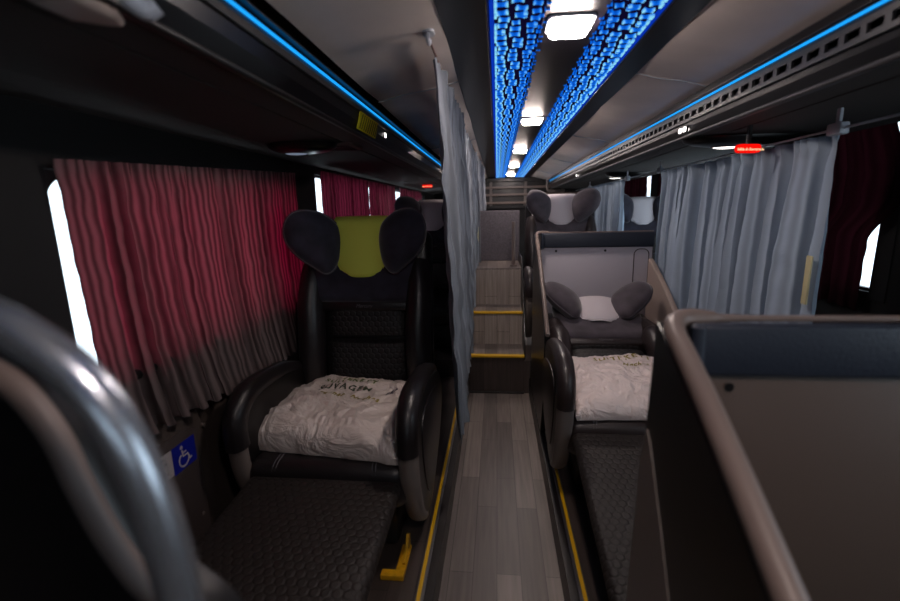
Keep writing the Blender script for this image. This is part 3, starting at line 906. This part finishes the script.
        bm = bmesh.new()
        fr = smooth_path([(xa, .006, .45), (xa, .02, .34), (xa, .07, .21), (xa, .12, .13), (xa, .17, .09)], 6)
        tube(bm, fr, .034, 12, up=(1, 0, 0), squash=(1.05, .75)); obj('front_trim', bm, M['arm_trim'], a_o)
    # leg rest
    if legrest:
        ll, dz = legrest
        bm = bmesh.new(); box(bm, -.27, .27, -ll, 0, -.06, 0, bev=.028, seg=4)
        for v in bm.verts:
            k = max(0, -v.co.y) / ll
        ang = math.atan2(-dz, ll)
        o = obj('leg_rest', bm, M['quilt_xy'], t); o.matrix_local = Matrix.Translation((0, .02, cush_h - .045)) @ Matrix.Rotation(ang, 4, 'X')
        bm = bmesh.new(); box(bm, -.02, .02, -ll + .05, .1, -.1, -.062)
        o = obj('leg_rest_arm', bm, M['plastic_dark'], t); o.matrix_local = Matrix.Translation((0, .02, cush_h - .045)) @ Matrix.Rotation(ang, 4, 'X')
    return t

A = seat('black recliner with a lime-green headrest cover in the left row', -.595, 1.34, .12, math.radians(5), .58, 'dark', 'lime', legrest=(.52, -.03), back_len=.82)
# yellow floor bracket and belt tab of that seat
bm = bmesh.new()
box(bm, .245, .28, -.04, .10, .0, .012, bev=.003); box(bm, .20, .28, -.06, -.03, .0, .02, bev=.003)
prism(bm, [(.0, .012), (.10, .012), (.10, .06), (.08, .07), (.05, .03), (.0, .02)], 'x', .265, .275)
obj('floor_bracket', bm, M['yellow_paint'], A, False)['label'] = 'yellow steel floor bracket'
bm = bmesh.new(); prism(bm, rrect(.05, .03, .01, 4), 'x', -.004, .004, bev=.001); xf(bm, Matrix.Translation((-.3, .03, .21)) @ Matrix.Rotation(-.5, 4, 'X'))
obj('belt_tab', bm, M['white_plastic'], A)
Bs = seat('brown-black reclined seat with pale headrest cover in front of the grey partition', .575, 1.73, .12, math.radians(67), .38, 'brown', 'white', legrest=(.74, -.14), back_len=.70)
Cs = seat('upright rear seat with white headrest cover showing above the grey partition', .55, 3.42, .25, math.radians(8), .55, 'brown', 'white', legrest=None, back_len=.83)
Ds = seat('rear seat by the right window, its pale cover past the small curtain', 1.375, 3.97, .25, math.radians(8), .50, 'dark', 'white', legrest=None, arms=(), W=.58, back_len=.80)
Es = seat('dark rear left seat with white cover half hidden by the aisle curtain', -.56, 3.35, .25, math.radians(6), .55, 'dark', 'white', legrest=None, back_len=.80)

# ------------------------------------------------------------------ wrapped bedding packs on the two near seats
def pack(label, x, y, z, w, d, h, rz, m, inks, seed, tilt=0):
    t = thing('bedding_pack', label, 'bedding pack', (x, y, z), rz, 'plastic wrapped bedding packs')
    def top(a, c, full=True):
        """height of the upper skin; a, c in -1..1"""
        e = max(0, (1 - abs(a) ** 5)) ** .5 * max(0, (1 - abs(c) ** 5)) ** .5
        q = h * (.25 + .75 * e)
        p = Vector((a * w / 2 * 9, c * d / 2 * 9, seed))
        q += e * (.020 * noise.noise(p * .8) + .020 * (.5 - abs(noise.noise(p * 1.5))) + .009 * (.4 - abs(noise.noise(p * 3.7))) + .004 * noise.noise(p * 7))
        q -= e * .012 * math.exp(-((c + .72 + .08 * math.sin(3 * a)) / .05) ** 2)      # fold line near the front
        return q + tilt * (c * .5 + .5)
    def f(u, v):
        a, c = u * 2 - 1, v * 2 - 1
        pin = 1 + .035 * abs(a * c) ** 3
        wob = .008 * noise.noise(Vector((a * 5, c * 5, seed + 9)))
        return Vector((a * w / 2 * pin + wob, c * d / 2 * pin + wob, top(a, c)))
    bm = bmesh.new(); N, K = 90, 70
    V = [[bm.verts.new(f(i / N, j / K)) for i in range(N + 1)] for j in range(K + 1)]
    for j in range(K):
        for i in range(N): bm.faces.new((V[j][i], V[j][i + 1], V[j + 1][i + 1], V[j + 1][i]))
    rim = [V[0][i] for i in range(N)] + [V[j][N] for j in range(K)] + [V[K][i] for i in range(N, 0, -1)] + [V[j][0] for j in range(K, 0, -1)]
    low = [bm.verts.new((v.co.x * .97, v.co.y * .97, 0)) for v in rim]
    n = len(rim)
    for i in range(n): bm.faces.new((rim[i], low[i], low[(i + 1) % n], rim[(i + 1) % n]))
    bm.faces.new(low)
    o = obj('wrapping', bm, m, t)
    for p in o.data.polygons: p.use_smooth = True
    for (body, size, cx_, cy_, ink, it, sp) in inks:
        tb = text_bm(body, size, italic=it, spacing=sp, bold=.0012)
        bmesh.ops.subdivide_edges(tb, edges=[e for e in tb.edges if e.calc_length() > .012], cuts=2)
        for v in tb.verts:
            v.co.x += cx_; v.co.y = v.co.y * 1.1 + cy_
            v.co.z = top(max(-1, min(1, v.co.x / (w / 2))), max(-1, min(1, v.co.y / (d / 2)))) + .0025
        q = obj('lettering', tb, ink, t, False)
    return t
pack('greyish plastic-wrapped bedding pack with green lettering on the left recliner', -.615, 1.66, .502, .62, .53, .118, math.radians(-6), M['wrap'],
     [('SUITEKETT', .038, -.03, .135, M['ink_green'], False, 1.35), ('SUVAGEM', .044, -.03, .07, M['ink_dark'], False, 1.3), ('Buenas  Noches', .03, .02, -.01, M['ink_olive'], True, 1.3), ('III', .05, .17, .07, M['ink_grey'], True, 1.0)], 1.0)
pack('pinkish white plastic-wrapped bedding pack with gold lettering on the reclined right seat', .575, 1.985, .502, .52, .48, .095, math.radians(2), M['wrap_pink'],
     [('SUITEKETT', .044, .02, .13, M['ink_olive'], False, 1.3), ('Noches', .032, .06, .06, M['ink_olive'], True, 1.2)], 5.0, .05)

# ------------------------------------------------------------------ seat shells (privacy partitions)
def shell(label, x0, x1, y, zt, lining, front_drop=(.5, .26), right_wing=True, zb=.13, left_full=True, lw=.03, fairing=True, screws=None, wing_len=.62, rim_r=.017):
    """back panel at depth y facing the front, side wings coming forward with sloping top edges"""
    t = thing('seat_shell', label, 'partition', ((x0 + x1) / 2, y, zb), 0, 'padded shells behind the seats')
    P_ = lambda n, bm, m, sm=True, root=t: part(n, bm, m, root, sm)
    P_('back_panel', B(x0 + .02, x1 - .0, y, y + .03, zb, zt - .015, bev=.004), M['plastic'])
    P_('lining', B(x0 + .045, x1 - .01, y - .012, y + .0, zb + .1, zt - .095, bev=.004), lining)
    P_('padded_strip', B(x0 + .045, x1 - .004, y - .026, y - .0, zt - .096, zt - .004, bev=.008, seg=3), M['navy'])
    # ribbed corner post where strip meets the side
    bm = bmesh.new()
    tube(bm, [(x0 + .052, y - .03, zt - .1), (x0 + .052, y - .03, zt - .006)], .012, 10); P_('corner_post', bm, M['navy'])
    # inset outline on the right part of the lining
    bm = bmesh.new()
    oz = [(p[0] , p[1]) for p in rrect(.09, .34, .035, 5, x1 - .075, zt - .28)]
    tube(bm, [(a, y - .012, c) for a, c in oz], .0032, 6, closed=True); P_('pocket_outline', bm, M['plastic'])
    for sx in (screws or (x0 + .14, x1 - .30)):
        bm = bmesh.new(); tube(bm, [(sx, y - .016, zt - .118), (sx, y - .010, zt - .118)], .008, 12); P_('screw', bm, M['plastic_dark'])
    # left wing: outline in (y, z)
    fd, fz = front_drop
    n = 14
    top = []
    for k in range(n + 1):
        s = k / n
        top.append((y + .02 - wing_len * s, zt - .01 - fz * (s ** 1.15) * 1.0))
    ya = y + .02 - wing_len
    outl = top + [(ya - .02, zb + .28), (ya + .12, zb), (y + .10, zb), (y + .045, zt - .30)]
    bm = bmesh.new(); prism(bm, outl, 'x', x0, x0 + lw, bev=.004); P_('side_wing', bm, M['plastic_dark'], False)
    if fairing:
        bm = bmesh.new()
        prism(bm, [(y + .022, zt - .22), (y + .046, zt - .30), (y + .101, zb), (y - .34, zb), (y - .24, zt - .62), (y - .08, zt - .36), (y - .0, zt - .24)], 'x', x0 - .003, x0 + .004)
        P_('side_fairing', bm, M['arm_trim'], False)
    # rim following the top edge and round the corner along the back
    rp = [(x1, y + .016, zt - .002), (x0 + .16, y + .016, zt - .002), (x0 + .09, y + .015, zt - .001), (x0 + .045, y + .010, zt - .001), (x0 + .02, y - .012, zt - .006)] + [(x0 + .013, a - .03, c + .002) for a, c in top[1:]]
    bm = bmesh.new(); nr = len(smooth_path(rp, 5)); tube(bm, smooth_path(rp, 5), lambda q: rim_r * min(1, .35 + .65 * max(0, q * (nr - 1) - 5) / 8), 12, up=None); P_('rim', bm, M['rim'])
    if right_wing:
        zt2 = zt - .17
        ow = [(y - .02, zt2), (y - .10, zt2 - .03), (y - .30, zt2 - .13), (y - .48, zt2 - .235), (y - .62, zt2 - .36), (y - .62, zb + .1), (y - .02, zb + .1)]
        bm = bmesh.new(); prism(bm, ow, 'x', x1 - .035, x1 - .004, bev=.008, seg=3); P_('side_wing', bm, M['taupe'], False)
    return t
shell('grey partition with navy top strip behind the reclined right seat', .238, .985, 2.97, 1.195, M['panel_grey'], (.5, .46), True, wing_len=.76, fairing=False, rim_r=.012)
shell('big blurred seat shell with navy top strip in the right foreground', .285, .965, .80, 1.155, M['panel_grey2'], (.5, .215), False, wing_len=.40, screws=(.285 + .118,), fairing=True)

# left foreground seat shell: only its curved rim and dark side show
fs = thing('seat_shell', 'blurred dark seat shell with pale curved rim in the lower left corner', 'partition', (-.45, .3, .13), 0, 'padded shells behind the seats')
rimc = smooth_path([(-.99, .40, 1.225), (-.75, .40, 1.225), (-.58, .39, 1.215), (-.49, .38, 1.19), (-.445, .375, 1.14), (-.42, .37, 1.08), (-.395, .37, 1.015), (-.36, .37, .96), (-.30, .38, .90), (-.262, .39, .80), (-.255, .39, .5)], 6)
body = [(p.x, p.z) for p in rimc] + [(-.255, .14), (-.99, .14)]
bm = bmesh.new(); prism(bm, body, 'y', .385, .43, bev=.006); part('back_panel', bm, M['plastic_dark'], fs)
bm = bmesh.new(); tube(bm, rimc, .0145, 12, up=(0, 1, 0), squash=(.8, 1.0)); part('rim', bm, M['rim'], fs)
# stainless grab rail in front of it
gr = thing('grab_rail', 'bright curved steel grab rail, blurred, in the lower left foreground', 'grab rail', (-.265, .3, .12))
pts = smooth_path([(-.74, .34, .14), (-.74, .32, .6), (-.735, .31, 1.1), (-.70, .30, 1.24), (-.60, .30, 1.292), (-.50, .30, 1.296), (-.42, .30, 1.284), (-.36, .30, 1.258), (-.318, .30, 1.22), (-.292, .30, 1.17), (-.277, .30, 1.11), (-.268, .30, 1.03), (-.264, .30, .9), (-.264, .30, .5), (-.264, .30, .14)], 8)
bm = bmesh.new(); tube(bm, pts, .0175, 16); part('tube', bm, M['steel_tube'], gr)
for x, y in ((-.74, .34), (-.264, .30)):
    bm = bmesh.new(); tube(bm, [(x, y, .12), (x, y, .135)], .04, 20); part('floor_flange', bm, M['steel_tube'], gr)

# wall hatch with the wheelchair sticker, lower left
ht = thing('wall_hatch', 'brown-grey moulded wall hatch under the near left window carrying a wheelchair sticker', 'hatch', (XL + .02, 1.15, .4))
ol = [(.62, .14), (.62, .70), (.70, .755), (1.0, .76), (1.26, .74), (1.335, .70), (1.365, .58), (1.38, .30), (1.39, .14)]
bm = bmesh.new(); prism(bm, ol, 'x', XL + .012, XL + .034, bev=.008, seg=3); part('surround', bm, M['wall'], ht)
il = [(.66, .16), (.66, .63), (.75, .675), (1.24, .672), (1.30, .65), (1.312, .5), (1.32, .16)]
bm = bmesh.new(); prism(bm, il, 'x', XL + .030, XL + .040, bev=.004, seg=2); part('cover', bm, M['plastic'], ht)
for (y, z) in ((1.345, .64), (1.285, .34), (1.24, .22)):
    bm = bmesh.new(); tube(bm, [(XL + .034, y, z), (XL + .043, y, z)], .007, 10); part('screw', bm, M['arm_trim'], ht)
stx = XL + .0405
sp = part('access_sticker', B(stx, stx + .0012, 1.185, 1.29, .545, .635), M['blue_sign'], ht, False); sp['label'] = 'blue sticker with white wheelchair symbol'
# wheelchair symbol: head, body, seat line, wheel (drawn in y,z of the sticker; mirrored for a viewer looking at the left wall)
def stroke(bm, pts, r):
    tube(bm, [(stx + .0016, a, c) for a, c in pts], r, 6, up=(1, 0, 0), squash=(.25, 1))
bm = bmesh.new(); cy, cz = 1.236, .588
stroke(bm, [(cy - .012 + .0001 * k, cz + .032) for k in range(2)], .006)
tube(bm, [(stx + .001, cy - .010, cz + .032), (stx + .0022, cy - .010, cz + .032)], .0065, 12)
stroke(bm, [(cy - .009, cz + .022), (cy - .006, cz), (cy + .014, cz), (cy + .024, cz - .022), (cy + .032, cz - .018)], .0038)
stroke(bm, [(cy - .008, cz + .012), (cy + .010, cz + .012)], .003)
stroke(bm, [(cy - .004 + .022 * math.cos(a), cz - .012 + .022 * math.sin(a)) for a in [math.radians(115 + 240 * k / 16) for k in range(17)]], .0034)
part('symbol', bm, M['white_sign'], ht, False)
part('white_sticker', B(stx, stx + .0012, 1.05, 1.183, .55, .635), M['white_sign'], ht, False)
bm = bmesh.new()
for k in range(4): box(bm, stx + .0012, stx + .0018, 1.065, 1.16 - .01 * (k % 2), .565 + .018 * k, .570 + .018 * k)
part('printed_lines', bm, M['ink_grey'], ht, False)
# ledge under the left window
struct(obj('trim_3', B(XL, XL + .045, Y0, 3.19, .895, .925, bev=.012), M['plastic_dark']))

# bracket hanging under the left rack close to the camera
bk = thing('rack_clip', 'blurred beige plastic clip with grey knob under the left rack, top left', 'clip', (-.54, .63, 1.64))
bm = bmesh.new(); prism(bm, [(-.60, .58), (-.535, .58), (-.53, .65), (-.545, .678), (-.565, .672), (-.60, .645)], 'z', 1.622, 1.640, bev=.008, seg=3); part('clip', bm, M['beige'], bk)
bm = bmesh.new(); tube(bm, smooth_path([(-.50, .62, 1.645), (-.495, .645, 1.636), (-.49, .655, 1.634), (-.478, .66, 1.642)], 5), .013, 12); part('knob', bm, M['white_plastic'], bk)

# slatted ventilation grille on the back wall
vg = thing('slatted_grille', 'dark grey slatted grille across the back wall under the ceiling', 'grille', (.6, 7.6, 1.38))
for z in (1.69, 1.575, 1.445):
    part('slat', B(-.35, 1.70, 7.57, 7.61, z - .018, z + .018, bev=.006), M['rim'], vg, False)
part('top_slat', B(-.35, 1.70, 7.57, 7.62, 1.78, 1.84, bev=.006), M['plastic_dark'], vg, False)
for x in (-.10, .46, 1.05):
    part('upright', B(x - .022, x + .022, 7.60, 7.64, 1.40, 1.80, bev=.004), M['arm_trim'], vg, False)
part('backing', B(-.36, 1.71, 7.645, 7.695, 1.36, 1.84), M['plastic_dark'], vg, False)

# handrail by the stair
hr = thing('stair_handrail', 'slim pale handrail post standing at the right edge of the stair top', 'handrail', (.142, 3.93, .86))
bm = bmesh.new(); tube(bm, smooth_path([(.142, 3.93, .86), (.142, 3.93, 1.05), (.142, 3.93, 1.24)], 6), .016, 12); part('post', bm, M['rim'], hr)
bm = bmesh.new(); tube(bm, [(.142, 3.93, .86), (.142, 3.93, .872)], .03, 14); part('flange', bm, M['arm_trim'], hr)
# side screen between stair and rear seat
ss = thing('stair_side_screen', 'narrow dark screen closing the right side of the stair', 'screen', (.262, 3.6, .56))
bm = bmesh.new(); prism(bm, [(3.22, .252), (3.22, .40), (3.50, .70), (3.80, .95), (4.34, .95), (4.34, .252)], 'x', .2005, .2095, bev=.002); part('panel', bm, M['plastic_dark'], ss, False)

# ------------------------------------------------------------------ light and camera
w = bpy.data.worlds.new('sky'); sc.world = w; w.use_nodes = True
bg = w.node_tree.nodes['Background']; bg.inputs['Color'].default_value = (.82, .92, 1, 1); bg.inputs['Strength'].default_value = 3.2

cam = bpy.data.cameras.new('camera'); co = bpy.data.objects.new('camera', cam); COL.objects.link(co)
cam.sensor_width = 36; cam.lens = 18.0; cam.clip_start = .02
Xa = (0.9945899016130036, 0.0, -0.10387938972402481); Ya = (0.10181815896243822, -0.19822045840559782, 0.9748547134701532); Ua = (-0.020591020249989947, -0.9801574617730942, -0.19714806622330802)
co.matrix_world = Matrix(((Xa[0], -Xa[1], -Xa[2], 0), (Ya[0], -Ya[1], -Ya[2], 0), (Ua[0], -Ua[1], -Ua[2], H), (0, 0, 0, 1)))
cam.dof.use_dof = True; cam.dof.focus_distance = 2.3; cam.dof.aperture_fstop = 1.8
sc.camera = co
sc.view_settings.view_transform = 'Standard'; sc.view_settings.look = 'None'
sc.view_settings.exposure = 0; sc.view_settings.gamma = 1; sc.view_settings.use_curve_mapping = False
sc.cycles.use_denoising = True
sc.cycles.max_bounces = 8; sc.cycles.transparent_max_bounces = 8
sc.cycles.sample_clamp_indirect = 4
